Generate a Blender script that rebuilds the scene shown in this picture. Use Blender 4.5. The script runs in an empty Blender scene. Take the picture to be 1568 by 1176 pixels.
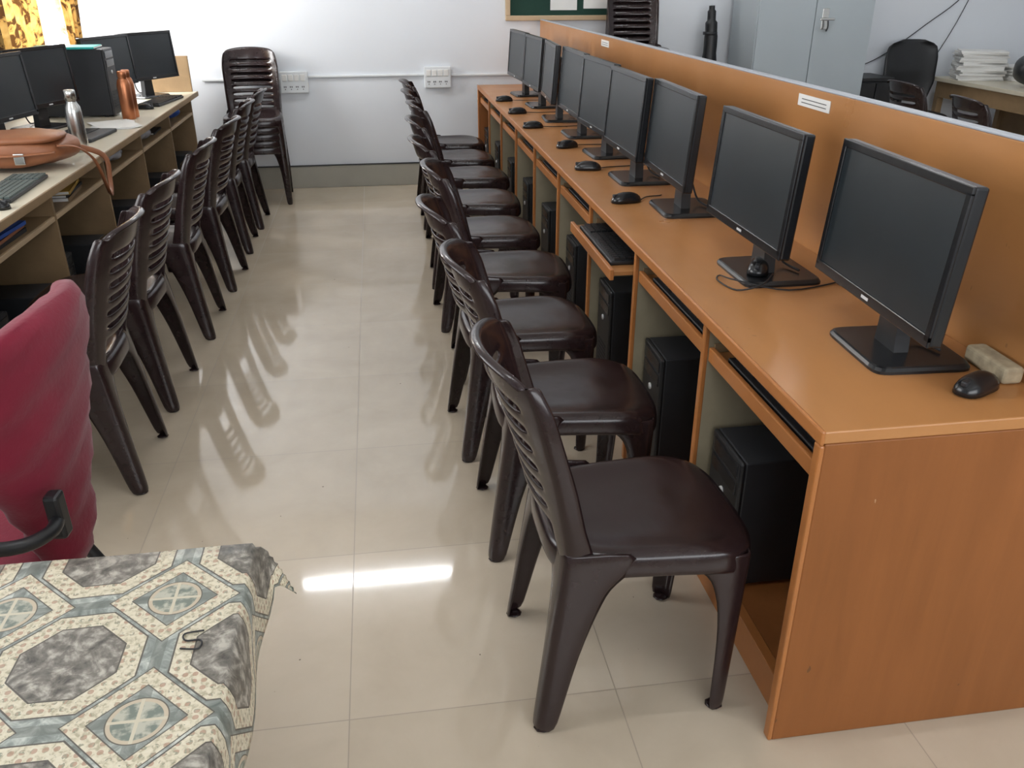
import bpy, bmesh, math, random
from mathutils import Vector, Matrix
random.seed(7)
S = bpy.context.scene
R = math.radians

# ------------------------------------------------------------------ nodes
class N:
    def __init__(s, nt, o): s.nt, s.o = nt, o
    def _m(s, op, *a):
        n = s.nt.nodes.new('ShaderNodeMath'); n.operation = op
        for i, v in enumerate((s,) + a):
            if isinstance(v, N): s.nt.links.new(v.o, n.inputs[i])
            else: n.inputs[i].default_value = v
        return N(s.nt, n.outputs[0])
    def __add__(s, b): return s._m('ADD', b)
    def __sub__(s, b): return s._m('SUBTRACT', b)
    def __mul__(s, b): return s._m('MULTIPLY', b)
    def __truediv__(s, b): return s._m('DIVIDE', b)
    def lt(s, b): return s._m('LESS_THAN', b)
    def gt(s, b): return s._m('GREATER_THAN', b)
    def abs(s): return s._m('ABSOLUTE')
    def fract(s): return s._m('FRACT')
    def floor(s): return s._m('FLOOR')
    def sin(s): return s._m('SINE')
    def max(s, b): return s._m('MAXIMUM', b)
    def min(s, b): return s._m('MINIMUM', b)
    def pow(s, b): return s._m('POWER', b)

def new_mat(name, rough=.5, metal=0, spec=.5):
    m = bpy.data.materials.new(name); m.use_nodes = True
    nt = m.node_tree; b = nt.nodes['Principled BSDF']
    b.inputs['Roughness'].default_value = rough
    b.inputs['Metallic'].default_value = metal
    b.inputs['Specular IOR Level'].default_value = spec
    return m, nt, b
def coord(nt, kind='Object', scale=(1, 1, 1)):
    t = nt.nodes.new('ShaderNodeTexCoord'); mp = nt.nodes.new('ShaderNodeMapping')
    mp.inputs['Scale'].default_value = scale
    nt.links.new(t.outputs[kind], mp.inputs[0]); return mp.outputs[0]
def noise(nt, vec, scale, detail=3, rough=.5, dist=0):
    n = nt.nodes.new('ShaderNodeTexNoise'); n.inputs['Scale'].default_value = scale
    n.inputs['Detail'].default_value = detail; n.inputs['Roughness'].default_value = rough
    n.inputs['Distortion'].default_value = dist
    nt.links.new(vec, n.inputs['Vector']); return N(nt, n.outputs['Fac'])
def mixc(nt, f, a, b):
    n = nt.nodes.new('ShaderNodeMix'); n.data_type = 'RGBA'
    if isinstance(f, N): nt.links.new(f.o, n.inputs[0])
    else: n.inputs[0].default_value = f
    for k, v in ((6, a), (7, b)):
        if hasattr(v, 'is_output'): nt.links.new(v, n.inputs[k])
        else: n.inputs[k].default_value = (*v[:3], 1)
    return n.outputs[2]
def ramp(nt, f, stops):
    n = nt.nodes.new('ShaderNodeValToRGB'); nt.links.new(f.o, n.inputs[0])
    e = n.color_ramp.elements
    while len(e) < len(stops): e.new(.5)
    for i, (p, c) in enumerate(stops): e[i].position = p; e[i].color = (*c, 1)
    return n.outputs[0]
def bump(nt, b, h, s=.2, d=.002):
    n = nt.nodes.new('ShaderNodeBump'); n.inputs['Strength'].default_value = s
    n.inputs['Distance'].default_value = d
    nt.links.new(h.o, n.inputs['Height']); nt.links.new(n.outputs[0], b.inputs['Normal'])
def plain(name, col, rough=.5, metal=0, var=.12, scale=12, spec=.5, bmp=0):
    m, nt, b = new_mat(name, rough, metal, spec)
    v = noise(nt, coord(nt), scale, 3)
    c = mixc(nt, v, tuple(x * (1 - var) for x in col), tuple(min(1, x * (1 + var)) for x in col))
    nt.links.new(c, b.inputs['Base Color'])
    if bmp: bump(nt, b, noise(nt, coord(nt), scale * 12, 2), bmp)
    return m
def wood(name, c1, c2, rough=.3, scale=(3, 3, 3), scuff=0, spec=.5):
    m, nt, b = new_mat(name, rough, 0, spec)
    n1 = noise(nt, coord(nt, scale=scale), 3.5, 5, .6, .6)
    n2 = noise(nt, coord(nt), 2.0, 2)
    f = n1 * .7 + n2 * .3
    c = ramp(nt, f, [(.3, c1), (.7, c2)])
    if scuff:
        s1 = noise(nt, coord(nt, scale=(14, 14, 5)), 2.2, 3, .5).gt(.75)
        c = mixc(nt, s1 * scuff, c, (.10, .045, .02))
        s2 = noise(nt, coord(nt, scale=(9, 9, 3)), 3.1, 3, .5).gt(.76)
        c = mixc(nt, s2 * scuff, c, (.55, .36, .22))
    nt.links.new(c, b.inputs['Base Color'])
    rr = noise(nt, coord(nt), 4, 4) * .25 + (rough - .12); nt.links.new(rr.o, b.inputs['Roughness'])
    return m

# ------------------------------------------------------------------ builder
class B:
    def __init__(s): s.bm = bmesh.new(); s.mats = []; s.uv = None
    def mi(s, m):
        if m not in s.mats: s.mats.append(m)
        return s.mats.index(m)
    def merge(s, t, mat, smooth=False, M=None):
        if M is not None: t.transform(M)
        i = s.mi(mat)
        for f in t.faces: f.material_index = i; f.smooth = smooth
        me = bpy.data.meshes.new('t'); t.to_mesh(me); t.free()
        s.bm.from_mesh(me); bpy.data.meshes.remove(me)
    def box(s, lo, hi, mat, bev=0, M=None, seg=2):
        t = bmesh.new(); bmesh.ops.create_cube(t, size=1)
        c = [(a + b) / 2 for a, b in zip(lo, hi)]; d = [abs(b - a) for a, b in zip(lo, hi)]
        t.transform(Matrix.Translation(c) @ Matrix.Diagonal((*d, 1)))
        if bev: bmesh.ops.bevel(t, geom=list(t.edges), offset=min(bev, min(d) * .49), segments=seg, affect='EDGES', profile=.5)
        s.merge(t, mat, False, M)
    def rings(s, rs, mat, caps=True, smooth=True, closed=True, M=None):
        t = bmesh.new(); vs = [[t.verts.new(p) for p in r] for r in rs]
        n = len(rs[0])
        for a, b in zip(vs, vs[1:]):
            for i in range(n if closed else n - 1):
                j = (i + 1) % n
                t.faces.new((a[i], a[j], b[j], b[i]))
        if caps and closed: t.faces.new(vs[0][::-1]); t.faces.new(vs[-1])
        bmesh.ops.recalc_face_normals(t, faces=t.faces)
        s.merge(t, mat, smooth, M)
    def lathe(s, prof, mat, at=(0, 0, 0), n=24, M=None):
        s.rings([[(at[0] + r * math.cos(2 * math.pi * i / n), at[1] + r * math.sin(2 * math.pi * i / n), at[2] + z)
                  for i in range(n)] for r, z in prof], mat, M=M)
    def tube(s, pts, r, mat, n=8, sub=5, flat=None, M=None):
        P = [Vector(p) for p in pts]; Q = []
        if len(P) > 2 and sub > 1:
            for i in range(len(P) - 1):
                a = P[max(i - 1, 0)]; b = P[i]; c = P[i + 1]; d = P[min(i + 2, len(P) - 1)]
                for k in range(sub):
                    u = k / sub
                    Q.append(.5 * ((2 * b) + (c - a) * u + (2 * a - 5 * b + 4 * c - d) * u * u + (3 * b - a - 3 * c + d) * u ** 3))
            Q.append(P[-1])
        else: Q = P
        rs = []; up = Vector((0, 0, 1)); prev = None
        for i, q in enumerate(Q):
            t = (Q[min(i + 1, len(Q) - 1)] - Q[max(i - 1, 0)]).normalized()
            if prev is None:
                prev = t.cross(up if abs(t.z) < .9 else Vector((1, 0, 0))).normalized()
            x = (prev - t * prev.dot(t)).normalized(); prev = x; y = t.cross(x)
            rr = r[min(int(i * len(r) / len(Q)), len(r) - 1)] if isinstance(r, (list, tuple)) else r
            fy = flat if flat else 1
            rs.append([q + x * rr * math.cos(2 * math.pi * k / n) + y * rr * fy * math.sin(2 * math.pi * k / n) for k in range(n)])
        s.rings(rs, mat, M=M)
    def blob(s, c, rad, mat, p=2.5, n=20, fn=None, M=None):
        rs = []
        def sg(v, e): return math.copysign(abs(v) ** e, v)
        e = 2 / p
        for i in range(1, n):
            ph = -math.pi / 2 + math.pi * i / n
            ring = []
            for k in range(n * 2):
                th = math.pi * k / n
                v = Vector((rad[0] * sg(math.cos(ph), e) * sg(math.cos(th), e), rad[1] * sg(math.cos(ph), e) * sg(math.sin(th), e), rad[2] * sg(math.sin(ph), e)))
                if fn: v = fn(v)
                ring.append(v + Vector(c))
            rs.append(ring)
        s.rings(rs, mat, M=M)
    def done(s, name, loc=(0, 0, 0), rz=0):
        me = bpy.data.meshes.new(name); s.bm.to_mesh(me); s.bm.free()
        for m in s.mats: me.materials.append(m)
        return put(name, me, loc, rz)
def put(name, me, loc=(0, 0, 0), rz=0):
    o = bpy.data.objects.new(name, me); S.collection.objects.link(o)
    o.location = loc; o.rotation_euler = (0, 0, rz); return o
def lerp(x, tab):
    if x <= tab[0][0]: return tab[0][1]
    for (a, va), (b, vb) in zip(tab, tab[1:]):
        if x <= b: return va + (vb - va) * (x - a) / (b - a)
    return tab[-1][1]

# ------------------------------------------------------------------ materials
m_wall = plain('wall_paint', (.71, .745, .79), .75, var=.04, scale=1.5)
m_ceil = plain('ceiling_paint', (.78, .77, .75), .9, var=.03)
m_skirt = plain('skirting_tile', (.37, .36, .31), .35, var=.12, scale=5)
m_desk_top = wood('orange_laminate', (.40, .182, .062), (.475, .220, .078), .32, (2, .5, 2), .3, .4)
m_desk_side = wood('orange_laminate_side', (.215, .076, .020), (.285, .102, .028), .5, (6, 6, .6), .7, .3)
m_edge = wood('orange_edging', (.37, .138, .037), (.43, .165, .047), .35)
m_cream_ply = wood('cream_laminate', (.28, .245, .165), (.34, .295, .20), .5)
m_ltop = plain('pale_desktop', (.62, .57, .45), .3, var=.08, scale=6)
m_ledge = wood('tan_wood', (.22, .145, .075), (.30, .20, .105), .5)
m_black = plain('black_plastic', (.010, .011, .013), .42, var=.2)
m_blackg = plain('black_gloss_plastic', (.009, .010, .012), .24, var=.1)
m_dgrey = plain('dark_grey_metal', (.018, .020, .024), .5, var=.2)
m_cable = plain('cable_rubber', (.010, .010, .012), .5)
m_steel = plain('brushed_steel', (.62, .62, .60), .25, 1, var=.05)
m_copper = plain('copper_metal', (.55, .22, .11), .35, 1, var=.15)
m_white = plain('white_plastic', (.72, .75, .77), .4, var=.04)
m_paper = plain('white_paper', (.76, .76, .74), .8, var=.05)
m_alu = plain('pale_cap_strip', (.42, .45, .50), .4, var=.05)
m_cup = plain('painted_steel_grey', (.38, .43, .46), .4, var=.05, scale=3)
m_green = plain('green_felt', (.008, .040, .028), .9)
m_frame = wood('board_frame_wood', (.45, .33, .2), (.55, .41, .26), .5)
m_leather = plain('tan_leather', (.28, .105, .045), .45, var=.25, scale=14, bmp=.2)
m_teal = plain('teal_folder', (.02, .42, .40), .5)
m_bluebag = plain('blue_polythene', (.03, .10, .42), .35)
m_clear = plain('clear_polythene', (.34, .34, .37), .25)
m_greykey = plain('grey_green_keys', (.08, .105, .10), .5)
m_red = plain('maroon_fabric', (.165, .010, .026), .9, var=.25, scale=9, bmp=.4, spec=.2)
m_red.node_tree.nodes['Principled BSDF'].inputs['Sheen Weight'].default_value = .15
m_sponge = plain('beige_stone', (.36, .30, .20), .9, var=.6, scale=45)
m_silver = plain('silver_mark', (.6, .6, .6), .3)
m_yellow = plain('yellow_card', (.50, .30, .05), .6)

m_chair, nt, b = new_mat('brown_plastic', .26)
v = noise(nt, coord(nt), 30, 3)
nt.links.new(mixc(nt, v, (.0165, .0088, .0092), (.025, .0138, .0142)), b.inputs['Base Color'])
rr = noise(nt, coord(nt), 7, 4) * .25 + .10
nt.links.new(rr.o, b.inputs['Roughness'])
bump(nt, b, noise(nt, coord(nt), 9, 3), .25, .006)

m_screen, nt, b = new_mat('matte_screen', .36)
v = noise(nt, coord(nt), 6, 4, .6)
nt.links.new(mixc(nt, v, (.007, .011, .014), (.017, .024, .029)), b.inputs['Base Color'])

# floor
m_floor, nt, b = new_mat('vitrified_tiles', .1)
t = nt.nodes.new('ShaderNodeTexCoord'); sx = nt.nodes.new('ShaderNodeSeparateXYZ')
nt.links.new(t.outputs['Object'], sx.inputs[0])
X = N(nt, sx.outputs[0]); Y = N(nt, sx.outputs[1])
tx = (X + 12.15) / .6; ty = (Y + 10.6) / .6
lx = ((tx + .5).fract() - .5).abs() * .6; ly = ((ty + .5).fract() - .5).abs() * .6
line = lx.min(ly).lt(.0013)
cv = nt.nodes.new('ShaderNodeCombineXYZ'); nt.links.new(tx.floor().o, cv.inputs[0]); nt.links.new(ty.floor().o, cv.inputs[1])
wn = nt.nodes.new('ShaderNodeTexWhiteNoise'); nt.links.new(cv.outputs[0], wn.inputs[0])
f = noise(nt, t.outputs['Object'], 3.5, 5, .6, .4) * .8 + N(nt, wn.outputs['Value']) * .25
c = ramp(nt, f, [(.3, (.465, .390, .295)), (.75, (.56, .48, .375))])
speck = noise(nt, t.outputs['Object'], 42, 2, .5).gt(.785)
c = mixc(nt, speck * .8, c, (.08, .06, .045))
c = mixc(nt, line * .65, c, (.21, .17, .125))
nt.links.new(c, b.inputs['Base Color'])
rg = noise(nt, t.outputs['Object'], 2.5, 4) * .06 + line * .4 + .035
nt.links.new(rg.o, b.inputs['Roughness'])
b.inputs['Specular IOR Level'].default_value = .7

# table cloth
m_cloth, nt, b = new_mat('printed_oilcloth', .38)
uvn = nt.nodes.new('ShaderNodeUVMap'); uvn.uv_map = 'UVMap'
sx = nt.nodes.new('ShaderNodeSeparateXYZ'); nt.links.new(uvn.outputs[0], sx.inputs[0])
U = N(nt, sx.outputs[0]); V = N(nt, sx.outputs[1])
P = .2
px = ((U + .2975 + 50 * P) / P).fract() - .5
py = ((V - .915 + 50 * P) / P).fract() - .5
ax = px.abs(); ay = py.abs()
oct_ = ax.max(ay).max((ax + ay) * .72)
rx = ax * -1 + .5; ry = ay * -1 + .5
rad = (rx * rx + ry * ry).pow(.5)
nv = uvn.outputs[0]
marble = noise(nt, nv, 34, 5, .65, 1.2); fine = noise(nt, nv, 150, 3, .6, .5); mid = noise(nt, nv, 60, 3, .6)
base = ramp(nt, marble, [(.32, (.12, .14, .125)), (.5, (.26, .285, .26)), (.66, (.54, .56, .51))])
inner = ramp(nt, marble * .6 + mid * .4, [(.38, (.06, .056, .048)), (.5, (.18, .165, .14)), (.62, (.46, .43, .37))])
fl = ((px * 56).sin() * (py * 56).sin()).abs()
mot = fl.gt(.6) * mid.gt(.47)
cream0 = ramp(nt, fine, [(.36, (.40, .36, .25)), (.5, (.62, .56, .42)), (.7, (.68, .63, .50))])
cream = mixc(nt, mot * .75, cream0, ramp(nt, mid, [(.48, (.16, .20, .14)), (.55, (.38, .22, .15))]))
c = base
lt = rx.min(ry)
c = mixc(nt, lt.lt(.035) * .6, c, (.13, .145, .125))
dk = (.09, .08, .065)
c = mixc(nt, oct_.lt(.415), c, dk)
c = mixc(nt, oct_.lt(.405), c, cream)
c = mixc(nt, oct_.lt(.300), c, dk)
c = mixc(nt, oct_.lt(.290), c, inner)
br = rx + ry
c = mixc(nt, br.lt(.40) * br.gt(.255), c, dk)
c = mixc(nt, br.lt(.39) * br.gt(.265), c, cream)
c = mixc(nt, rad.lt(.165), c, (.10, .09, .07))
c = mixc(nt, rad.lt(.158), c, (.50, .42, .31))
c = mixc(nt, rad.lt(.135), c, ramp(nt, mid, [(.42, (.16, .19, .16)), (.58, (.44, .43, .35))]))
c = mixc(nt, (rx.lt(.010) + ry.lt(.010)).min(1) * rad.lt(.158), c, (.55, .50, .38))
nt.links.new(c, b.inputs['Base Color'])
bump(nt, b, noise(nt, nv, 9, 3), .4, .012)

# curtain
m_curt, nt, b = new_mat('floral_curtain_cloth', .8)
f = noise(nt, coord(nt), 8, 4, .6, 1.5)
c = ramp(nt, f, [(.44, (.07, .03, .008)), (.49, (.38, .22, .06)), (.7, (.52, .35, .12))])
nt.links.new(c, b.inputs['Base Color'])
tr = nt.nodes.new('ShaderNodeBsdfTranslucent'); nt.links.new(c, tr.inputs[0])
mx = nt.nodes.new('ShaderNodeMixShader'); mx.inputs[0].default_value = .16
nt.links.new(b.outputs[0], mx.inputs[1]); nt.links.new(tr.outputs[0], mx.inputs[2])
nt.links.new(mx.outputs[0], nt.nodes['Material Output'].inputs[0])

m_tube, nt, b = new_mat('tube_glow', .5)
b.inputs['Emission Color'].default_value = (.96, .98, 1, 1); b.inputs['Emission Strength'].default_value = 90

# ------------------------------------------------------------------ room
XL, XR, YF, YB, H = -2.05, 5.4, -1.6, 6.75, 3.0
def room_box(name, lo, hi, mat):
    q = B(); q.box(lo, hi, mat); return q.done(name)
room_box('floor', (XL - .15, YF - .15, -.1), (XR + .15, YB + .15, 0), m_floor)
room_box('ceiling', (XL - .15, YF - .15, H), (XR + .15, YB + .15, H + .1), m_ceil)
room_box('wall_back', (XL - .15, YB, 0), (XR + .15, YB + .15, H), m_wall)
room_box('wall_right', (XR, YF, 0), (XR + .15, YB, H), m_wall)
q = B()
z0, z1 = 1.02, 2.3
ys = [YF, 1.2, 3.4, 5.35, 6.6, YB]
for i in range(5):
    if i in (1, 3):
        q.box((XL - .15, ys[i], 0), (XL, ys[i + 1], z0), m_wall); q.box((XL - .15, ys[i], z1), (XL, ys[i + 1], H), m_wall)
    else: q.box((XL - .15, ys[i], 0), (XL, ys[i + 1], H), m_wall)
q.done('wall_left')
q = B()
q.box((XL - .15, YF - .15, 0), (-.5, YF, H), m_wall); q.box((3.5, YF - .15, 0), (XR + .15, YF, H), m_wall)
q.box((-.5, YF - .15, 0), (3.5, YF, 1.0), m_wall); q.box((-.5, YF - .15, 2.4), (3.5, YF, H), m_wall)
q.done('wall_front')
def winframe(name, a, b_, horizontal_x, fixed, zz0, zz1, n):
    q = B(); w = .04
    def bar(u0, u1, za, zb):
        if horizontal_x: q.box((u0, fixed - .03, za), (u1, fixed + .03, zb), m_white, .004)
        else: q.box((fixed - .03, u0, za), (fixed + .03, u1, zb), m_white, .004)
    bar(a, b_, zz0, zz0 + w); bar(a, b_, zz1 - w, zz1)
    for i in range(n + 1):
        u = a + (b_ - a - w) * i / n; bar(u, u + w, zz0 + w, zz1 - w)
    q.done(name)
winframe('window_1', 1.2, 3.4, False, XL - .09, z0, z1, 4)
winframe('window_2', 5.35, 6.6, False, XL - .09, z0, z1, 2)
winframe('added_fill_window', -.5, 3.5, True, YF - .09, 1.0, 2.4, 5)  # unseen opening behind the camera, added to let fill light in
q = B(); q.box((-1.2, YB - .014, 0), (XR, YB, .165), m_skirt, .003)
q.box((-1.2, YB - .018, .165), (XR, YB, .172), m_dgrey); q.done('baseboard_back')
room_box('baseboard_left', (XL, YF, 0), (XL + .014, YB - .02, .165), m_skirt)

def curtain(name, y0, y1, zt, zb, pinch):
    q = B(); rs = []
    for j in range(25):
        v = j / 24; z = zt + (zb - zt) * v; row = []
        for i in range(61):
            u = i / 60
            k = 1 - pinch * v ** 2.2
            y = (y0 + y1) / 2 + (u - .5) * (y1 - y0) * k + pinch * .05 * v * math.sin(v * 4)
            x = XL + .07 + .022 * math.sin(u * 40 + v * .8) + .008 * math.sin(u * 95 + v * 3)
            row.append((x, y, z + .015 * math.sin(u * 20) * v))
        rs.append(row)
    q.rings(rs, m_curt, caps=False, closed=False); q.done(name)
curtain('window_curtain', 5.05, 5.87, 2.45, 1.02, .04)
curtain('window_curtain', 6.22, 6.70, 2.45, 1.06, .45)
q = B(); q.tube([(XL + .07, 4.95, 2.47), (XL + .07, 6.72, 2.47)], .012, m_steel, sub=1); q.done('curtain_rod')

def tubelight(x, y):
    q = B(); q.box((-.62, -.03, .03), (.62, .03, .085), m_white, .006)
    for sx_ in (-.61, .60): q.box((sx_ - .012, -.018, -.016), (sx_ + .02, .018, .04), m_white, .003)
    q.tube([(-.6, 0, 0), (.6, 0, 0)], .014, m_tube, n=10, sub=1)
    q.done('ceiling_tube_light', (x, y, H - .085))
for p in ((-.24, 5.62), (-.24, 1.3), (3.2, 5.2), (3.2, 1.3)): tubelight(*p)

# notice board, switches, conduits
q = B(); q.box((.99, -.012, 1.21), (1.90, 0, 1.95), m_green)
for a, b_ in (((.965, 1.18), (1.925, 1.215)), ((.965, 1.945), (1.925, 1.98)), ((.965, 1.215), (1, 1.945)), ((1.89, 1.215), (1.925, 1.945))):
    q.box((a[0], -.025, a[1]), (b_[0], 0, b_[1]), m_frame, .004)
for x0, zz in ((1.30, 1.25), (1.55, 1.26), (1.10, 1.6)):
    q.box((x0, -.015, zz), (x0 + .2, -.0125, zz + .28), m_paper)
q.done('notice_board', (0, YB - .001, 0))
def switchboard(x, z):
    q = B(); q.box((-.10, -.035, -.075), (.10, 0, .075), m_white, .006)
    for i in range(4):
        q.box((-.085 + i * .043, -.041, .01), (-.05 + i * .043, -.034, .055), m_paper, .003)
        for dx in (-.006, .006):
            q.box((-.0675 + i * .043 + dx - .003, -.037, -.035), (-.0675 + i * .043 + dx + .003, -.0345, -.025), m_black)
        q.box((-.07 + i * .043, -.037, -.05), (-.064 + i * .043, -.0345, -.044), m_black)
    q.done('switch_socket_board', (x, YB, z))
switchboard(-.60, .775); switchboard(.45, .795)
q = B(); q.box((-1.25, YB - .018, .79), (-.7, YB, .805), m_white, .003); q.done('trim_1')
q = B(); q.box((-.5, YB - .018, .805), (.35, YB, .82), m_white, .003); q.done('trim_2')
q = B(); q.box((.55, YB - .018, .80), (1.2, YB, .815), m_white, .003); q.done('trim_3')

# ------------------------------------------------------------------ plastic chair mesh
def chair_mesh():
    bm = bmesh.new()
    rows = [.40, .45, .50]; z = .505; slots = []
    for i in range(6):
        rows += [z, z + .030]; slots.append((z + .030, z + .043)); z += .043
    rows += [z, z + .03, .812, .835]
    rows = sorted(set(round(r, 4) for r in rows))
    cols = [-1, -.93, -.84, -.74, -.5, -.25, 0, .25, .5, .74, .84, .93, 1]
    def pos(s, z):
        xe = lerp(z, [(.40, -.134), (.45, -.140), (.6, -.165), (.75, -.200), (.84, -.226)])
        d = lerp(z, [(.40, .03), (.6, .05), (.84, .066)])
        hw = lerp(z, [(.40, .178), (.55, .186), (.72, .190), (.84, .178)])
        zz = z
        if z > .765:
            k = (z - .765) / .07
            zz = .765 + .07 * k * (1 + .22 * (1 - s * s) - .25 * abs(s) ** 7)
            hw *= 1 - .05 * k * k * abs(s) ** 6
        return Vector((xe - d * (1 - abs(s) ** 2.3), s * hw, zz))
    grid = {}
    for r in rows:
        for s in cols: grid[(r, s)] = bm.verts.new(pos(s, r))
    for a, b_ in zip(rows, rows[1:]):
        for s0, s1 in zip(cols, cols[1:]):
            inner = abs(s0) <= .741 and abs(s1) <= .741
            if inner:
                mid_ = (a + b_) / 2
                if b_ <= .506: continue
                if any(lo < mid_ < hi for lo, hi in slots): continue
            bm.faces.new((grid[(a, s0)], grid[(a, s1)], grid[(b_, s1)], grid[(b_, s0)]))
    for s in (-1, 1):
        pv = None
        for r in rows:
            p = pos(s, r); w = lerp(r, [(.40, .055), (.5, .040), (.835, .020)])
            v = bm.verts.new(p + Vector((w, -s * .004, 0)))
            if pv: bm.faces.new((grid[(pr, s)], grid[(r, s)], v, pv))
            pv, pr = v, r
    pv = None
    for s in cols:
        v = bm.verts.new(pos(s, .835) + Vector((-.018, 0, -.012)))
        if pv: bm.faces.new((grid[(.835, ps)], grid[(.835, s)], v, pv))
        pv, ps = v, s
    na = 40; prof = [(.25, 0), (.5, .001), (.7, .005), (.84, .011), (.93, .012), (.985, .006), (1.0, -.004), (1.008, -.022), (1.012, -.045)]
    ringv = []; c0 = bm.verts.new((.045, 0, .424))
    for r, dz in prof:
        ring = []
        for k in range(na):
            th = 2 * math.pi * k / na; e = 2 / 4.2
            cx = math.copysign(abs(math.cos(th)) ** e, math.cos(th)); sy = math.copysign(abs(math.sin(th)) ** e, math.sin(th))
            x = .045 + .212 * r * cx
            if cx > 0: x += .012 * r * (1 - sy * sy)
            hw = .190 + .018 * (x - .045) / .2
            y = hw * r * sy
            zz = .424 + dz - .012 * max(0, (x - .1) / .15) ** 2
            if dz < -.02: zz += .012 * (1 - abs(abs(math.cos(th)) - abs(math.sin(th)))) * -1 + .006
            ring.append(bm.verts.new((x, y, zz)))
        ringv.append(ring)
    for k in range(na): bm.faces.new((c0, ringv[0][k], ringv[0][(k + 1) % na]))
    for a, b_ in zip(ringv, ringv[1:]):
        for k in range(na):
            j = (k + 1) % na; bm.faces.new((a[k], b_[k], b_[j], a[j]))
    def leg(sy, top, bot, dirx, zt, wtab, ytab):
        rsv = []
        for z in [0, .05, .12, .2, .28, .33, .36, .385, .405, zt]:
            k = z / zt; cx = bot[0] + (top[0] - bot[0]) * k; cy = (bot[1] + (top[1] - bot[1]) * k) * sy
            wx = lerp(z, wtab) * dirx; wy = -lerp(z, ytab) * sy
            ox = .016 * dirx; oy = -.016 * sy
            rsv.append([bm.verts.new(p) for p in ((cx + wx, cy - oy * .15, z), (cx + ox, cy, z), (cx + ox * .3, cy + oy * .3, z), (cx, cy + oy, z), (cx, cy + wy, z))])
        for a, b_ in zip(rsv, rsv[1:]):
            for i in range(4): bm.faces.new((a[i], a[i + 1], b_[i + 1], b_[i]))
        cx = bot[0] + .018 * dirx; cy = (bot[1] - .015) * sy
        t = [bm.verts.new((cx + u * .024, cy + w * .022, .006)) for u, w in ((-1, -1), (1, -1), (1, 1), (-1, 1))]
        bm.faces.new(t)
    wf = [(0, .038), (.2, .048), (.30, .060), (.36, .085), (.385, .11), (.41, .16)]
    yf = [(0, .034), (.2, .044), (.30, .055), (.36, .075), (.385, .10), (.41, .15)]
    wb = [(0, .042), (.2, .064), (.30, .085), (.36, .105), (.385, .13), (.41, .16)]
    for sy in (-1, 1):
        leg(sy, (.240, .190), (.218, .200), -1, .415, wf, yf)
        leg(sy, (-.148, .182), (-.208, .200), 1, .45, wb, yf)
    bmesh.ops.recalc_face_normals(bm, faces=bm.faces)
    for f in bm.faces: f.smooth = True
    me = bpy.data.meshes.new('c0'); bm.to_mesh(me); bm.free()
    o = bpy.data.objects.new('tmpchair', me); S.collection.objects.link(o)
    sd = o.modifiers.new('s', 'SOLIDIFY'); sd.thickness = .008; sd.offset = 0
    sb = o.modifiers.new('b', 'SUBSURF'); sb.levels = 1; sb.render_levels = 1
    dg = bpy.context.evaluated_depsgraph_get()
    m2 = bpy.data.meshes.new_from_object(o.evaluated_get(dg)); m2.name = 'plastic_chair_mesh'
    bpy.data.objects.remove(o)
    zmin = min(v.co.z for v in m2.vertices)
    for v in m2.vertices: v.co.z -= zmin
    m2.materials.clear(); m2.materials.append(m_chair)
    return m2
CH = chair_mesh()
for i, (x, y, r) in enumerate([(.452, 1.505, 1), (.435, 2.10, -1), (.400, 2.66, 3), (.445, 3.24, -3), (.42, 3.82, 2), (.43, 4.41, -2),
                   (.455, 5.02, 3), (.445, 5.58, 0), (.45, 6.15, 1)]):
    put('plastic_chair', CH, (x, y, 0), R(r))
for x, y, r in [(-1.015, 2.60, 182), (-1.02, 3.18, 179), (-1.005, 3.88, 181), (-.99, 4.54, 178), (-1.0, 5.2, 182), (-.99, 5.75, 180)]:
    put('plastic_chair', CH, (x, y, 0), R(r))
for x, y, r in [(3.75, 5.6, 4), (3.66, 4.75, -5), (3.7, 3.9, 3)]:
    put('plastic_chair', CH, (x, y, 0), R(r))
def stack(x, y, rz, n):
    e = bpy.data.objects.new('stacked_plastic_chairs', None); S.collection.objects.link(e)
    e.location = (x, y, 0); e.rotation_euler = (0, 0, rz)
    for i in range(n):
        o = put('chair_in_stack', CH, (i * .004, 0, i * .045)); o.parent = e
stack(-.87, 6.41, R(-86), 5)
stack(1.86, 6.38, R(-92), 14)

# ------------------------------------------------------------------ orange double-sided computer desk
Y0, Y1, NS = 1.21, 6.60, 9; PT = (Y1 - Y0) / NS; XF = 1.60
q = B()
q.box((.738, Y0, .725), (1.222, Y1, .750), m_desk_top, .003)
q.box((1.248, Y0, .725), (XF, Y1, .750), m_desk_top, .003)
q.box((.732, Y0 - .002, .722), (.740, Y1 + .002, .752), m_edge, .004)
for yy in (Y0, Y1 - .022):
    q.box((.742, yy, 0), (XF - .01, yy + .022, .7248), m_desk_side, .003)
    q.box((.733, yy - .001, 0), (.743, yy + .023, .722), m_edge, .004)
for i in range(1, NS):
    yy = Y0 + i * PT
    q.box((.752, yy - .009, 0), (1.222, yy + .009, .7248), m_cream_ply)
    q.box((1.248, yy - .009, 0), (XF - .02, yy + .009, .7248), m_cream_ply)
    q.box((.740, yy - .010, 0), (.753, yy + .010, .722), m_edge, .003)
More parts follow.
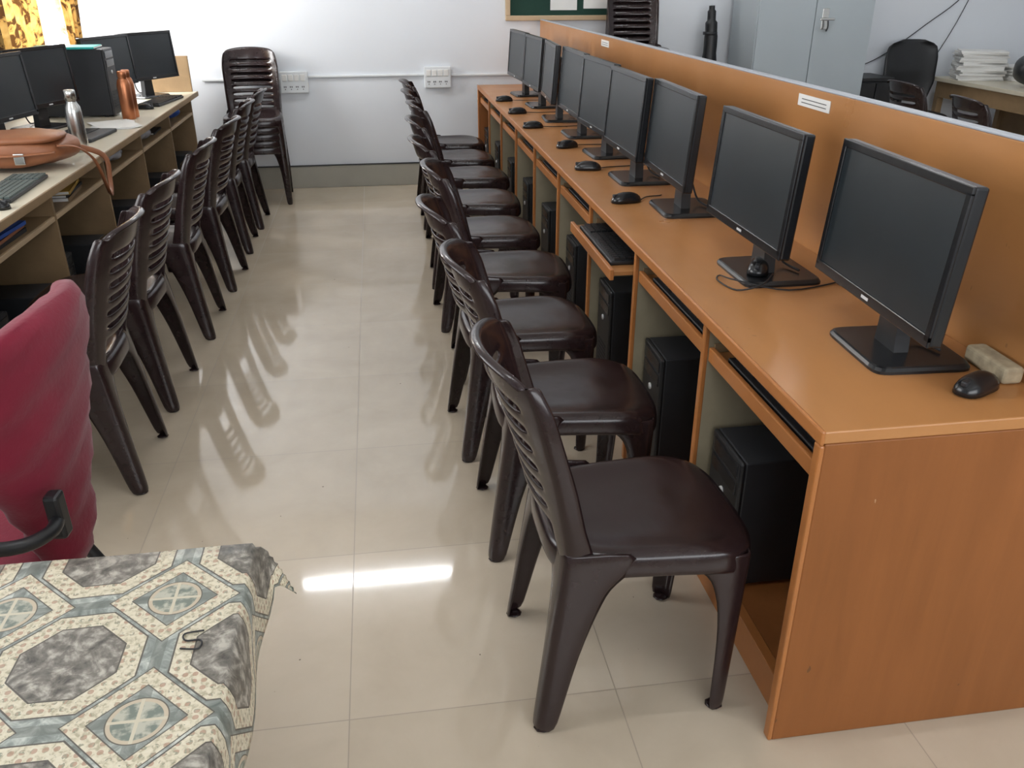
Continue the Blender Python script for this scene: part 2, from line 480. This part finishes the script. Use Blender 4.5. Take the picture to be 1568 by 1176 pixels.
for i in range(NS):
    a = Y0 + i * PT + (.022 if i == 0 else .009); b_ = Y0 + (i + 1) * PT - (.022 if i == NS - 1 else .009)
    sh = -.085 if i == 2 else 0
    q.box((.765 + sh, a + .012, .640), (1.13 + sh, b_ - .012, .652), m_desk_top)
    q.box((.752 + sh, a + .003, .628), (.766 + sh, b_ - .003, .664), m_edge, .003)
    for yy in (a + .003, b_ - .010):
        q.box((.765, yy, .628), (1.16, yy + .007, .672), m_ledge)
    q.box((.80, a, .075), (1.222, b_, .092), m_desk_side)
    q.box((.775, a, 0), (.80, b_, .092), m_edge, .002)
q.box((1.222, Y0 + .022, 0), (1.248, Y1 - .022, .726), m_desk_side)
q.box((1.222, Y0, .726), (1.248, Y1 + .12, 1.184), m_desk_top, .002)
q.box((1.2215, Y0, 1.184), (1.2485, Y1 + .12, 1.190), m_alu, .002)
q.done('computer_desk')
for yy, zz, w in ((2.36, 1.148, .19), (4.76, 1.15, .16)):
    q = B(); q.box((1.2195, yy - w / 2, zz - .016), (1.2215, yy + w / 2, zz + .016), m_paper)
    for k in range(2): q.box((1.2188, yy - w * .4, zz - .007 + k * .010), (1.2194, yy + w * .38, zz - .005 + k * .010), m_dgrey)
    q.done('label_sticker')

# ------------------------------------------------------------------ monitor
def monitor_mesh(W=.485, Hh=.293, name='mon'):
    q = B()
    M = Matrix.Translation((0, 0, .257)) @ Matrix.Rotation(R(4), 4, 'Y')
    q.box((-.004, -W / 2, -Hh / 2), (.022, W / 2, Hh / 2), m_blackg, .005, M)
    bz = .017
    for lo, hi in (((-.009, -W / 2, Hh / 2 - bz), (-.003, W / 2, Hh / 2)), ((-.009, -W / 2, -Hh / 2), (-.003, W / 2, -Hh / 2 + bz + .006)),
                   ((-.009, -W / 2, -Hh / 2 + .01), (-.003, -W / 2 + bz, Hh / 2 - .01)), ((-.009, W / 2 - bz, -Hh / 2 + .01), (-.003, W / 2, Hh / 2 - .01))):
        q.box(lo, hi, m_blackg, .002, M)
    q.box((-.0055, -W / 2 + bz * .9, -Hh / 2 + bz), (-.0035, W / 2 - bz * .9, Hh / 2 - bz * .9), m_screen, 0, M)
    q.box((-.0100, -.014, -Hh / 2 + .008), (-.0088, .014, -Hh / 2 + .014), m_silver, 0, M)
    q.box((.020, -W * .33, -Hh * .33), (.045, W * .33, Hh * .30), m_black, .012, M)
    q.box((.044, -.055, -.09), (.060, .055, .03), m_black, .008, M)
    q.rings([[(.06 + a, bq, z) for a, bq in ((-.016, -w), (.016, -w), (.016, w), (-.016, w))] for z, w in ((.01, .042), (.05, .038), (.12, .034), (.25, .034))], m_black, smooth=False)
    rs = []
    for z, k in ((0, 1), (.006, 1), (.012, .965), (.014, .93)):
        ring = []
        for t in range(32):
            th = 2 * math.pi * t / 32; e = 2 / 9
            ring.append((.075 + .106 * k * math.copysign(abs(math.cos(th)) ** e, math.cos(th)), .118 * k * math.copysign(abs(math.sin(th)) ** e, math.sin(th)), z))
        rs.append(ring)
    q.rings(rs, m_blackg, smooth=False)
    q.tube([(.05, .04, .18), (.10, .06, .10), (.12, .02, .03), (.14, -.05, .02)], .0035, m_cable, n=6)
    me = bpy.data.meshes.new(name); q.bm.to_mesh(me)
    for m in q.mats: me.materials.append(m)
    return me
MO = monitor_mesh()
for x, y, r in [(.985, 1.53, -3), (.932, 2.07, 0), (.945, 2.77, -2), (.925, 3.26, 0), (.94, 3.78, 2), (.945, 4.31, 0), (.935, 4.84, -4), (.94, 5.39, 2), (.93, 5.95, 3)]:
    put('computer_monitor', MO, (x, y, .7505), R(r))

# keyboard
def kb_mesh(mk):
    q = B(); q.box((-.07, -.22, 0), (.07, .22, .014), m_black, .004)
    for i in range(6):
        for j in range(21):
            if j in (15,): continue
            y = -.21 + j * .0202; x = -.055 + i * .0205
            q.box((x, y, .0135), (x + .017, y + .017, .021), mk, 0)
    me = bpy.data.meshes.new('kb'); q.bm.to_mesh(me)
    for m in q.mats: me.materials.append(m)
    return me
KB = kb_mesh(m_black); KBG = kb_mesh(m_greykey)
for i in range(NS):
    yc = Y0 + (i + .5) * PT
    put('keyboard', KB, (.842 - (.085 if i == 2 else 0), yc + random.uniform(-.01, .01), .6525))

# mice
def mouse(x, y, z, rz, cable):
    q = B()
    def fn(v):
        v.z = max(v.z, 0)
        v.y *= 1 - .12 * math.cos(v.x * 40); return v
    q.blob((0, 0, .002), (.056, .031, .034), m_blackg, 2.3, 12, fn)
    q.box((-.052, -.006, .020), (-.02, .006, .031), m_dgrey, .003)
    if cable:
        Mi = Matrix.Rotation(-rz, 4, 'Z')
        q.tube([Mi @ Vector((a - x, b_ - y, c_ - z)) for a, b_, c_ in cable], .0022, m_cable, n=6)
    q.done('computer_mouse', (x, y, z), rz)
ZT = .7505
mouse(1.105, 1.325, ZT, R(25), [(1.14, 1.35, ZT + .012), (1.155, 1.37, ZT + .004), (1.15, 1.39, ZT + .003)])
mouse(.97, 2.045, ZT + .0145, R(60), [(.985, 1.99, ZT + .024), (.93, 1.93, ZT + .017), (.87, 1.94, ZT + .003), (.85, 2.02, ZT + .003), (.87, 2.06, ZT + .003), (.88, 1.98, ZT + .016), (1.0, 1.92, ZT + .003), (1.18, 1.97, ZT + .003)])
mouse(.845, 2.90, ZT, R(10), [(.90, 2.90, ZT + .008), (.94, 2.96, ZT + .003), (.99, 2.97, ZT + .003), (1.0, 2.98, ZT + .003)])
mouse(.86, 3.98, ZT, R(20), [(.91, 4.0, ZT + .008), (.96, 4.03, ZT + .003), (1.1, 4.02, ZT + .003)])
mouse(.84, 3.47, ZT, R(-10), [(.89, 3.46, ZT + .008), (.94, 3.50, ZT + .003), (1.1, 3.52, ZT + .003)])
for y in (4.57, 5.1, 5.65): mouse(.80, y, ZT, R(5), [(.85, y, ZT + .008), (.92, y + .01, ZT + .003), (1.08, y + .02, ZT + .003)])
for dy in (0, .60, 1.3):
    q = B(); q.tube([(1.16, 2.02 + dy, .004), (1.14, 2.0 + dy, .05), (1.17, 1.96 + dy, .09), (1.19, 1.92 + dy, .06), (1.17, 1.90 + dy, .01), (1.14, 1.95 + dy, .01), (1.15, 2.0 + dy, .06), (1.18, 2.03 + dy, .02), (1.20, 2.1 + dy, .004)], .0025, m_cable, n=6)
    q.done('cable_bundle', (0, 0, ZT))
q = B(); q.box((-.022, -.065, 0), (.022, .065, .035), m_sponge, .008, seg=3); q.done('stone_block', (1.192, 1.40, ZT), R(-2))

# CPU towers
def tower_mesh(Wd=.18, D=.40, Hh=.36):
    q = B(); q.box((0, -Wd / 2, .008), (D, Wd / 2, Hh), m_dgrey, .004)
    q.box((-.012, -Wd / 2, .008), (.002, Wd / 2, Hh), m_black, .006)
    for z in (Hh - .05, Hh - .095): q.box((-.0145, -Wd / 2 + .016, z), (-.011, Wd / 2 - .016, z + .036), m_blackg, .002)
    q.lathe([(.010, 0), (.010, .004), (.007, .005)], m_silver, M=Matrix.Translation((-.012, 0, Hh - .125)) @ Matrix.Rotation(R(-90), 4, 'Y'), n=16)
    for k in range(6): q.box((-.0135, -.05, .05 + k * .016), (-.0115, .05, .057 + k * .016), m_dgrey)
    for a in (.03, D - .05):
        for c_ in (-Wd / 2 + .02, Wd / 2 - .02): q.box((a, c_ - .01, 0), (a + .02, c_ + .01, .009), m_black)
    me = bpy.data.meshes.new('tower'); q.bm.to_mesh(me)
    for m in q.mats: me.materials.append(m)
    return me
TW = tower_mesh()
for i in range(NS):
    put('computer_tower', TW, (.79, Y0 + (i + 1) * PT - .125, .0925), R(random.uniform(-1, 1)))

# ------------------------------------------------------------------ left desk
q = B(); LY0, LY1 = 2.10, 6.50
q.box((-2.02, LY0, .722), (-1.250, LY1, .750), m_ltop, .003)
q.box((-1.252, LY0, .720), (-1.243, LY1, .751), m_ledge, .003)
nd = 6
for i in range(nd + 1):
    yy = LY0 + .01 + (LY1 - LY0 - .02) * i / nd
    q.box((-2.0, yy - .009, 0), (-1.30, yy + .009, .7218), m_ledge)
for i in range(nd):
    a = LY0 + .02 + (LY1 - LY0 - .02) * i / nd; b_ = LY0 + (LY1 - LY0 - .02) * (i + 1) / nd
    q.box((-1.98, a, .600), (-1.31, b_, .615), m_ledge)
    q.box((-1.318, a, .595), (-1.30, b_, .614), m_frame, .002)
q.box((-2.0, LY0, .0), (-1.985, LY1, .72), m_ledge)
q.box((-1.60, LY1 - .03, .7505), (-1.275, LY1 - .012, .985), m_ledge, .003)
q.done('side_computer_desk')
for y in (2.68, 3.41, 4.14, 4.87, 5.60, 6.33):
    put('computer_tower', TW, (-1.34, y, 0), R(180))
for y in (2.35, 3.10, 3.86): put('computer_tower', TW, (-1.42, y, 0), R(178))
MS = monitor_mesh(.46, .29, 'mon2')
for x, y, r in [(-1.72, 4.42, 168), (-1.70, 4.92, 160), (-1.60, 5.80, 160), (-1.46, 6.20, 150)]:
    put('computer_monitor', MS, (x, y, ZT), R(r))
put('computer_tower', TW, (-1.50, 5.40, ZT), R(180))
q = B(); q.box((-.17, -.11, 0), (.17, .11, .012), m_teal, .004); q.box((-.165, -.105, .003), (.172, .105, .009), m_paper); q.done('teal_folder', (-1.71, 5.40, ZT + .361), R(4))
put('keyboard', KBG, (-1.38, 3.42, ZT), R(2)); put('keyboard', KBG, (-1.54, 3.30, ZT), R(-4))
put('keyboard', KB, (-1.37, 5.93, ZT), R(-8))
q = B(); q.lathe([(.034, 0), (.036, .005), (.036, .17), (.033, .195), (.022, .215), (.021, .225), (.025, .227), (.025, .262), (.022, .268)], m_steel, n=28)
q.done('steel_water_bottle', (-1.36, 4.22, ZT))
q = B()
for dy in (0, .075):
    q.lathe([(.034, 0), (.036, .004), (.036, .18), (.030, .205), (.020, .22), (.023, .222), (.023, .25), (.02, .254)], m_copper, at=(0, dy, 0), n=24)
q.done('copper_water_bottles', (-1.39, 5.22, ZT))
# leather bag
q = B()
def bagfn(v):
    v.z *= 1 + .18 * math.sin(v.x * 14 + 1) + .1 * math.sin(v.y * 23); v.x += .02 * math.sin(v.y * 18); return v
q.blob((0, 0, .076), (.24, .15, .060), m_leather, 3.2, 16, bagfn)
q.blob((.02, -.02, .130), (.20, .13, .020), m_leather, 3, 12, lambda v: Vector((v.x, v.y, v.z - .25 * v.y ** 2)))
q.tube([(-.2, -.14, .09), (0, -.165, .075), (.2, -.14, .08)], .012, m_leather, flat=.4)
q.tube([(.20, -.10, .10), (.265, -.06, .085), (.31, 0, .02), (.325, .05, -.10), (.32, .12, -.15), (.31, .2, -.10), (.30, .22, .0), (.20, .15, .06)], .013, m_leather, flat=.35)
q.box((.05, -.168, .04), (.09, -.155, .085), m_steel, .004)
q.done('leather_satchel', (-1.515, 3.86, ZT), R(4))
q = B(); q.box((-.12, -.17, 0), (.12, .17, .018), m_dgrey, .006); q.box((-.09, -.15, .018), (.04, .15, .021), m_black)
q.done('closed_laptop', (-1.48, 4.62, ZT), R(-6))
q = B()
for k in range(5): q.box((-.105 + k * .003, -.15, k * .0015), (.105 + k * .003, .15, k * .0015 + .0012), m_paper, M=Matrix.Rotation(R(k * 5), 4, 'Z'))
q.done('loose_papers', (-1.42, 4.98, ZT + .0005), R(10))
mouse(-1.40, 5.62, ZT, R(170), [(-1.45, 5.62, ZT + .008), (-1.5, 5.60, ZT + .003), (-1.58, 5.55, ZT + .003)])
mouse(-1.33, 3.13, ZT, R(165), [(-1.38, 3.13, ZT + .008), (-1.44, 3.10, ZT + .003), (-1.6, 3.05, ZT + .003), (-1.8, 3.2, ZT + .003)])
q = B(); q.tube([(0, 0, .004), (.1, .08, .004), (.05, .2, .03), (-.08, .22, .004), (-.1, .1, .004), (.02, .12, .02), (.12, .25, .004), (-.05, .35, .004)], .004, m_cable, n=6)
q.done('cable_bundle', (-1.75, 3.45, ZT))
q = B(); q.blob((0, 0, .042), (.06, .11, .036), m_black, 3, 12); q.tube([(-.0, -.09, .077), (0, 0, .080), (0, .09, .077)], .004, m_silver, n=6)
q.done('black_pouch', (-1.62, 4.22, ZT), R(20))
def crumple(name, c, rad, mat):
    q = B()
    ph = [random.uniform(0, 6) for _ in range(6)]
    def fn(v):
        k = 1 + .16 * math.sin(v.x * 60 + ph[0]) + .15 * math.sin(v.y * 70 + ph[1]) + .1 * math.sin(v.z * 80 + ph[2])
        return v * k
    q.blob((0, 0, 0), rad, mat, 2, 16, fn)
    q.done(name, c)
crumple('blue_plastic_bag', (-1.36, 6.12, .662), (.05, .08, .032), m_bluebag)
crumple('plastic_carry_bag', (-1.37, 5.30, .662), (.05, .10, .032), m_clear)
crumple('plastic_carry_bag', (-1.37, 4.65, .662), (.05, .12, .032), m_clear)
def books(name, loc, rz, cols):
    q = B(); z = 0
    for k, m in enumerate(cols):
        t = random.uniform(.010, .018); Mx = Matrix.Rotation(R(random.uniform(-8, 8)), 4, 'Z')
        q.box((-.10, -.14, z), (.10, .14, z + .0015), m, 0, Mx); q.box((-.098, -.137, z + .0015), (.096, .137, z + t - .0015), m_paper, 0, Mx)
        q.box((-.10, -.14, z + t - .0015), (.10, .14, z + t), m, 0, Mx); q.box((.096, -.14, z), (.10, .14, z + t), m, 0, Mx); z += t
    q.done(name, loc, rz)
books('shelf_books', (-1.43, 3.20, .6155), 0, [m_dgrey, m_leather, m_bluebag])
books('shelf_books', (-1.43, 3.93, .6155), R(3), [m_ledge, m_dgrey, m_yellow])
books('shelf_books', (-1.43, 2.55, .6155), R(-4), [m_bluebag, m_yellow, m_paper])
books('shelf_books', (-1.45, 5.42 + .22, .6155), R(3), [m_dgrey])

# ------------------------------------------------------------------ maroon armchair
q = B()
rs = []
for j in range(31):
    v = j / 30; z = .44 + .525 * v
    hw = lerp(z, [(.44, .06), (.52, .085), (.60, .115), (.68, .160), (.76, .200), (.86, .222), (.915, .222), (.94, .208), (.955, .18), (.965, .12)])
    th = lerp(z, [(.44, .03), (.52, .045), (.7, .052), (.90, .046), (.945, .034), (.965, .014)])
    xc = -.25 + .02 * math.sin(v * math.pi) - .06 * v
    ring = []
    for t in range(32):
        a = 2 * math.pi * t / 32; e = 2 / 2.8
        yy = hw * math.copysign(abs(math.sin(a)) ** e, math.sin(a)); xx = th * math.copysign(abs(math.cos(a)) ** e, math.cos(a))
        wr = .004 * math.sin(z * 60 + yy * 25) + .003 * math.sin(z * 130 - yy * 60)
        ring.append((xc + xx + wr + .035 * (yy / .21) ** 2, yy, z))
    rs.append(ring)
q.rings(rs, m_red)
q.blob((.0, 0, .445), (.235, .235, .045), m_red, 4, 16)
q.box((-.18, -.16, .375), (.18, .16, .402), m_black, .006)
q.tube([(-.10, 0, .39), (-.22, 0, .39), (-.25, 0, .43), (-.26, 0, .52)], .022, m_black, flat=.5)
for s_ in (-1, 1):
    q.tube([(-.17, s_ * .17, .39), (-.24, s_ * .20, .20), (-.31, s_ * .225, .014)], .014, m_black, n=10)
    q.tube([(.16, s_ * .17, .39), (.20, s_ * .20, .20), (.23, s_ * .225, .014)], .014, m_black, n=10)
    for xx in (-.31, .23): q.lathe([(.018, 0), (.018, .02), (.015, .024)], m_black, at=(xx, s_ * .225, 0), n=12)
    q.box((-.15, s_ * .262 - .024, .635), (.13, s_ * .262 + .024, .665), m_black, .012, seg=3)
    q.tube([(.07, s_ * .262, .64), (.08, s_ * .25, .5), (.05, s_ * .16, .40)], .014, m_black, n=10)
    q.tube([(-.08, s_ * .262, .64), (-.07, s_ * .25, .5), (-.05, s_ * .16, .40)], .014, m_black, n=10)
q.box((-.338, .140, .600), (-.312, .172, .685), m_black, .006)
q.tube([(-.325, .158, .635), (-.33, .21, .640), (-.29, .258, .648), (-.14, .262, .65)], .012, m_black, n=10)
q.done('office_chair', (-.900, 1.492, 0), R(176))

# ------------------------------------------------------------------ cloth covered table
q = B(); TX0, TX1, TY0, TY1 = -1.30, -.215, .05, 1.02
q.box((TX0, TY0, .722), (TX1, TY1, .748), m_ledge, .003)
for x in (TX0 + .05, TX1 - .10):
    for y in (TY0 + .05, TY1 - .10): q.box((x, y, 0), (x + .045, y + .045, .722), m_ledge, .004)
q.box((TX0 + .07, TY0 + .06, .64), (TX1 - .07, TY0 + .08, .722), m_ledge); q.box((TX0 + .07, TY1 - .085, .64), (TX1 - .07, TY1 - .065, .722), m_ledge)
for xx in (TX0 + .065, TX1 - .085): q.box((xx, TY0 + .08, .64), (xx + .02, TY1 - .085, .722), m_ledge)
q.done('wooden_table')
bm = bmesh.new(); uvl = bm.loops.layers.uv.new('UVMap'); L = .105
def axis(a, b_, n):
    e = [a - L + L * k / 9 for k in range(9)]; return e + [a + (b_ - a) * k / n for k in range(n + 1)] + [b_ + L * (k + 1) / 9 for k in range(9)]
us = axis(TX0, TX1, 44); vs_ = axis(TY0, TY1, 40)
def clothpos(u, v):
    ex = max(u - TX1, TX0 - u, 0); ey = max(v - TY1, TY0 - v, 0)
    sx_ = 1 if u > TX1 else -1; sy_ = 1 if v > TY1 else -1
    x = min(max(u, TX0), TX1); y = min(max(v, TY0), TY1); z = .7515
    m = min(ex, ey)
    if ex > 0 or ey > 0:
        z -= math.hypot(ex, ey) * (1 if m == 0 else .80) - .003
        x += (sx_ if ex > 0 else 0) * (.006 * min(1, ex / .02) + .05 * ex * (1 + math.sin(v * 26) * .8) + .36 * m)
        y += (sy_ if ey > 0 else 0) * (.006 * min(1, ey / .02) + .05 * ey * (1 + math.sin(u * 18)) + .22 * m)
    else: z += .0012 * math.sin(u * 23 + v * 7) * math.sin(v * 19) + .0012
    return Vector((x, y, z))
G = [[bm.verts.new(clothpos(u, v)) for u in us] for v in vs_]
for j in range(len(vs_) - 1):
    for i in range(len(us) - 1):
        f = bm.faces.new((G[j][i], G[j][i + 1], G[j + 1][i + 1], G[j + 1][i])); f.smooth = True
        for lp, (jj, ii) in zip(f.loops, ((j, i), (j, i + 1), (j + 1, i + 1), (j + 1, i))): lp[uvl].uv = (us[ii], vs_[jj])
me = bpy.data.meshes.new('cloth'); bm.to_mesh(me); bm.free(); me.materials.append(m_cloth)
o = put('tablecloth', me)
md = o.modifiers.new('s', 'SOLIDIFY'); md.thickness = .0015; md.offset = 1
q = B(); q.tube([(.012, .018, 0), (-.010, .015, 0), (-.007, .003, 0), (.011, .001, 0), (.010, -.013, 0), (-.011, -.010, 0)], .0011, m_cable, n=6)
q.done('loose_thread', (-.262, .828, .7560))

# ------------------------------------------------------------------ right side furniture
q = B(); cx0, cx1, cy0, cy1 = 2.70, 3.58, 6.22, 6.70
q.box((cx0, cy0 + .012, .06), (cx1, cy1, 1.98), m_cup, .004)
xm = (cx0 + cx1) / 2 - .01
q.box((cx0 + .006, cy0 - .004, .10), (xm - .002, cy0 + .012, 1.95), m_cup, .004)
q.box((xm + .002, cy0 - .004, .10), (cx1 - .006, cy0 + .012, 1.95), m_cup, .004)
for x in (cx0 + .02, cx1 - .06):
    for y in (cy0 + .03, cy1 - .06): q.box((x, y, 0), (x + .04, y + .04, .06), m_dgrey)
q.box((xm + .05, cy0 - .010, 1.13), (xm + .10, cy0 - .003, 1.27), m_steel, .003)
q.tube([(xm + .075, cy0 - .008, 1.2), (xm + .075, cy0 - .04, 1.2)], .010, m_steel, sub=1)
q.box((xm + .02, cy0 - .05, 1.192), (xm + .13, cy0 - .036, 1.208), m_steel, .004)
q.tube([(xm + .08, cy0 - .045, 1.19), (xm + .085, cy0 - .045, 1.15), (xm + .075, cy0 - .045, 1.12)], .006, m_dgrey)
q.done('steel_cupboard')
q = B(); q.tube([(0, 0, 0), (.0, .0, .5), (.01, .02, 1.0), (.005, .03, 1.18), (0, .03, 1.28)], [.05, .055, .058, .05, .045, .032, .022], m_black, n=12, sub=8)
for z in (.35, .8, 1.08): q.tube([(0, .01 if z < .9 else .02, z), (0, .01 if z < .9 else .02, z + .02)], .062 if z < 1 else .054, m_dgrey, n=12, sub=1)
q.done('rolled_tripod_screen_bag', (2.50, 6.58, 0))
tx0, tx1, ty1 = 4.43, 5.12, 6.66
q = B(); q.box((tx0, 4.6, .72), (tx1, ty1, .75), m_ltop, .004)
q.box((tx0 + .03, 4.63, .60), (tx1 - .03, ty1 - .03, .72), m_ledge)
for x in (tx0 + .03, tx1 - .08):
    for y in (4.63, ty1 - .08): q.box((x, y, 0), (x + .05, y + .05, .6), m_ledge)
q.box((tx1 - .05, 4.68, .1), (tx1 - .035, ty1 - .08, .6), m_ledge); q.done('office_table')
def papers(x, y, n, h, rz=70):
    q = B(); z = 0
    for k in range(n):
        t = h / n * random.uniform(.75, .98); M = Matrix.Rotation(R(random.uniform(-9, 9)), 4, 'Z') @ Matrix.Translation((random.uniform(-.01, .01), random.uniform(-.01, .01), 0))
        q.box((-.12, -.165, z), (.12, .165, z + t), m_paper, .001, M, 1); z += t
    q.done('paper_stack', (x, y, ZT), R(rz))
papers(4.63, 6.40, 18, .25); papers(4.94, 6.28, 9, .12, 20)
q = B(); q.blob((0, 0, .122), (.15, .11, .095), m_black, 3, 14, bagfn); q.tube([(-.06, 0, .18), (-.04, 0, .25), (.04, 0, .25), (.06, 0, .18)], .008, m_black)
q.done('black_handbag', (4.68, 5.85, ZT))
def black_chair(x, y, rz):
    q = B(); rs = []
    for j in range(19):
        v = j / 18; z = .58 + .45 * v
        hw = lerp(v, [(0, .17), (.3, .22), (.7, .225), (.88, .21), (.96, .16), (1, .09)]); th = lerp(v, [(0, .03), (.5, .045), (1, .02)])
        rs.append([(-.22 - .04 * v + th * math.cos(a) + .06 * (math.sin(a)) ** 2, hw * math.copysign(abs(math.sin(a)) ** .7, math.sin(a)), z) for a in [2 * math.pi * t / 24 for t in range(24)]])
    q.rings(rs, m_black)
    q.blob((0, 0, .47), (.20, .20, .05), m_black, 4, 14)
    q.tube([(-.05, 0, .42), (-.24, 0, .42), (-.25, 0, .62)], .02, m_dgrey)
    q.lathe([(.03, .1), (.03, .24), (.02, .25), (.02, .43)], m_dgrey, n=14)
    for k in range(5):
        a = R(72 * k + 10); c_, s_ = math.cos(a), math.sin(a)
        q.tube([(0, 0, .12), (.18 * c_, .18 * s_, .075)], .02, m_black, sub=1); q.blob((.18 * c_, .18 * s_, .03), (.026, .02, .0295), m_black, 2, 8)
    q.done('black_office_chair', (x, y, 0), rz)
black_chair(4.175, 6.40, R(-90))
q = B(); q.box((-.15, -.18, .75), (.15, .18, .78), m_black, .004); q.box((-.14, -.17, .05), (.14, .17, .75), m_dgrey, .004)
q.box((-.15, -.19, .10), (-.004, -.17, .74), m_black, .003); q.box((.004, -.19, .10), (.15, -.17, .74), m_black, .003)
for s_ in (-1, 1): q.box((s_ * .03 - .006, -.2, .4), (s_ * .03 + .006, -.188, .5), m_steel, .002)
for a in (-.13, .09):
    for c_ in (-.15, .11): q.box((a, c_, 0), (a + .04, c_ + .04, .05), m_black)
q.done('low_black_cabinet', (3.76, 6.52, 0))
q = B(); q.tube([(3.75, YB - .01, .80), (4.0, YB - .01, .90), (4.35, YB - .01, 1.14), (4.62, YB - .01, 1.35), (4.9, YB - .01, 1.75)], .0035, m_dgrey, n=6)
q.tube([(4.45, YB - .01, .85), (4.6, YB - .01, 1.15), (4.75, YB - .01, 1.55)], .003, m_dgrey, n=6); q.done('wall_cable')

# ------------------------------------------------------------------ lights
def area(name, loc, rot, sx_, sy_, e, col):
    l = bpy.data.lights.new(name, 'AREA'); l.shape = 'RECTANGLE'; l.size = sx_; l.size_y = sy_; l.energy = e; l.color = col
    o = bpy.data.objects.new(name, l); S.collection.objects.link(o); o.location = loc; o.rotation_euler = rot
area('daylight_window_2', (XL - .2, 5.98, 1.66), (0, R(-90), 0), 1.28, 1.25, 195, (1, .99, .98))
area('daylight_window_1', (XL - .2, 2.3, 1.66), (0, R(-90), 0), 1.28, 2.2, 42, (1, .98, .96))
area('fill_added_window', (1.5, YF - .2, 1.7), (R(90), 0, 0), 4.0, 1.4, 75, (.97, .98, 1))  # added general fill from behind the camera, through the invented front opening
w = bpy.data.worlds.new('sky'); S.world = w; w.use_nodes = True
bg = w.node_tree.nodes['Background']; bg.inputs[0].default_value = (.88, .94, 1, 1); bg.inputs[1].default_value = 2.0

# ------------------------------------------------------------------ camera
cd = bpy.data.cameras.new('cam'); co = bpy.data.objects.new('camera', cd); S.collection.objects.link(co)
cd.sensor_width = 36; cd.lens = 29.85; cd.clip_start = .02
co.location = (0, 0, 1.47); co.rotation_euler = (R(64.4), 0, R(-8.56)); S.camera = co
S.view_settings.view_transform = 'Standard'
S.view_settings.exposure = 0
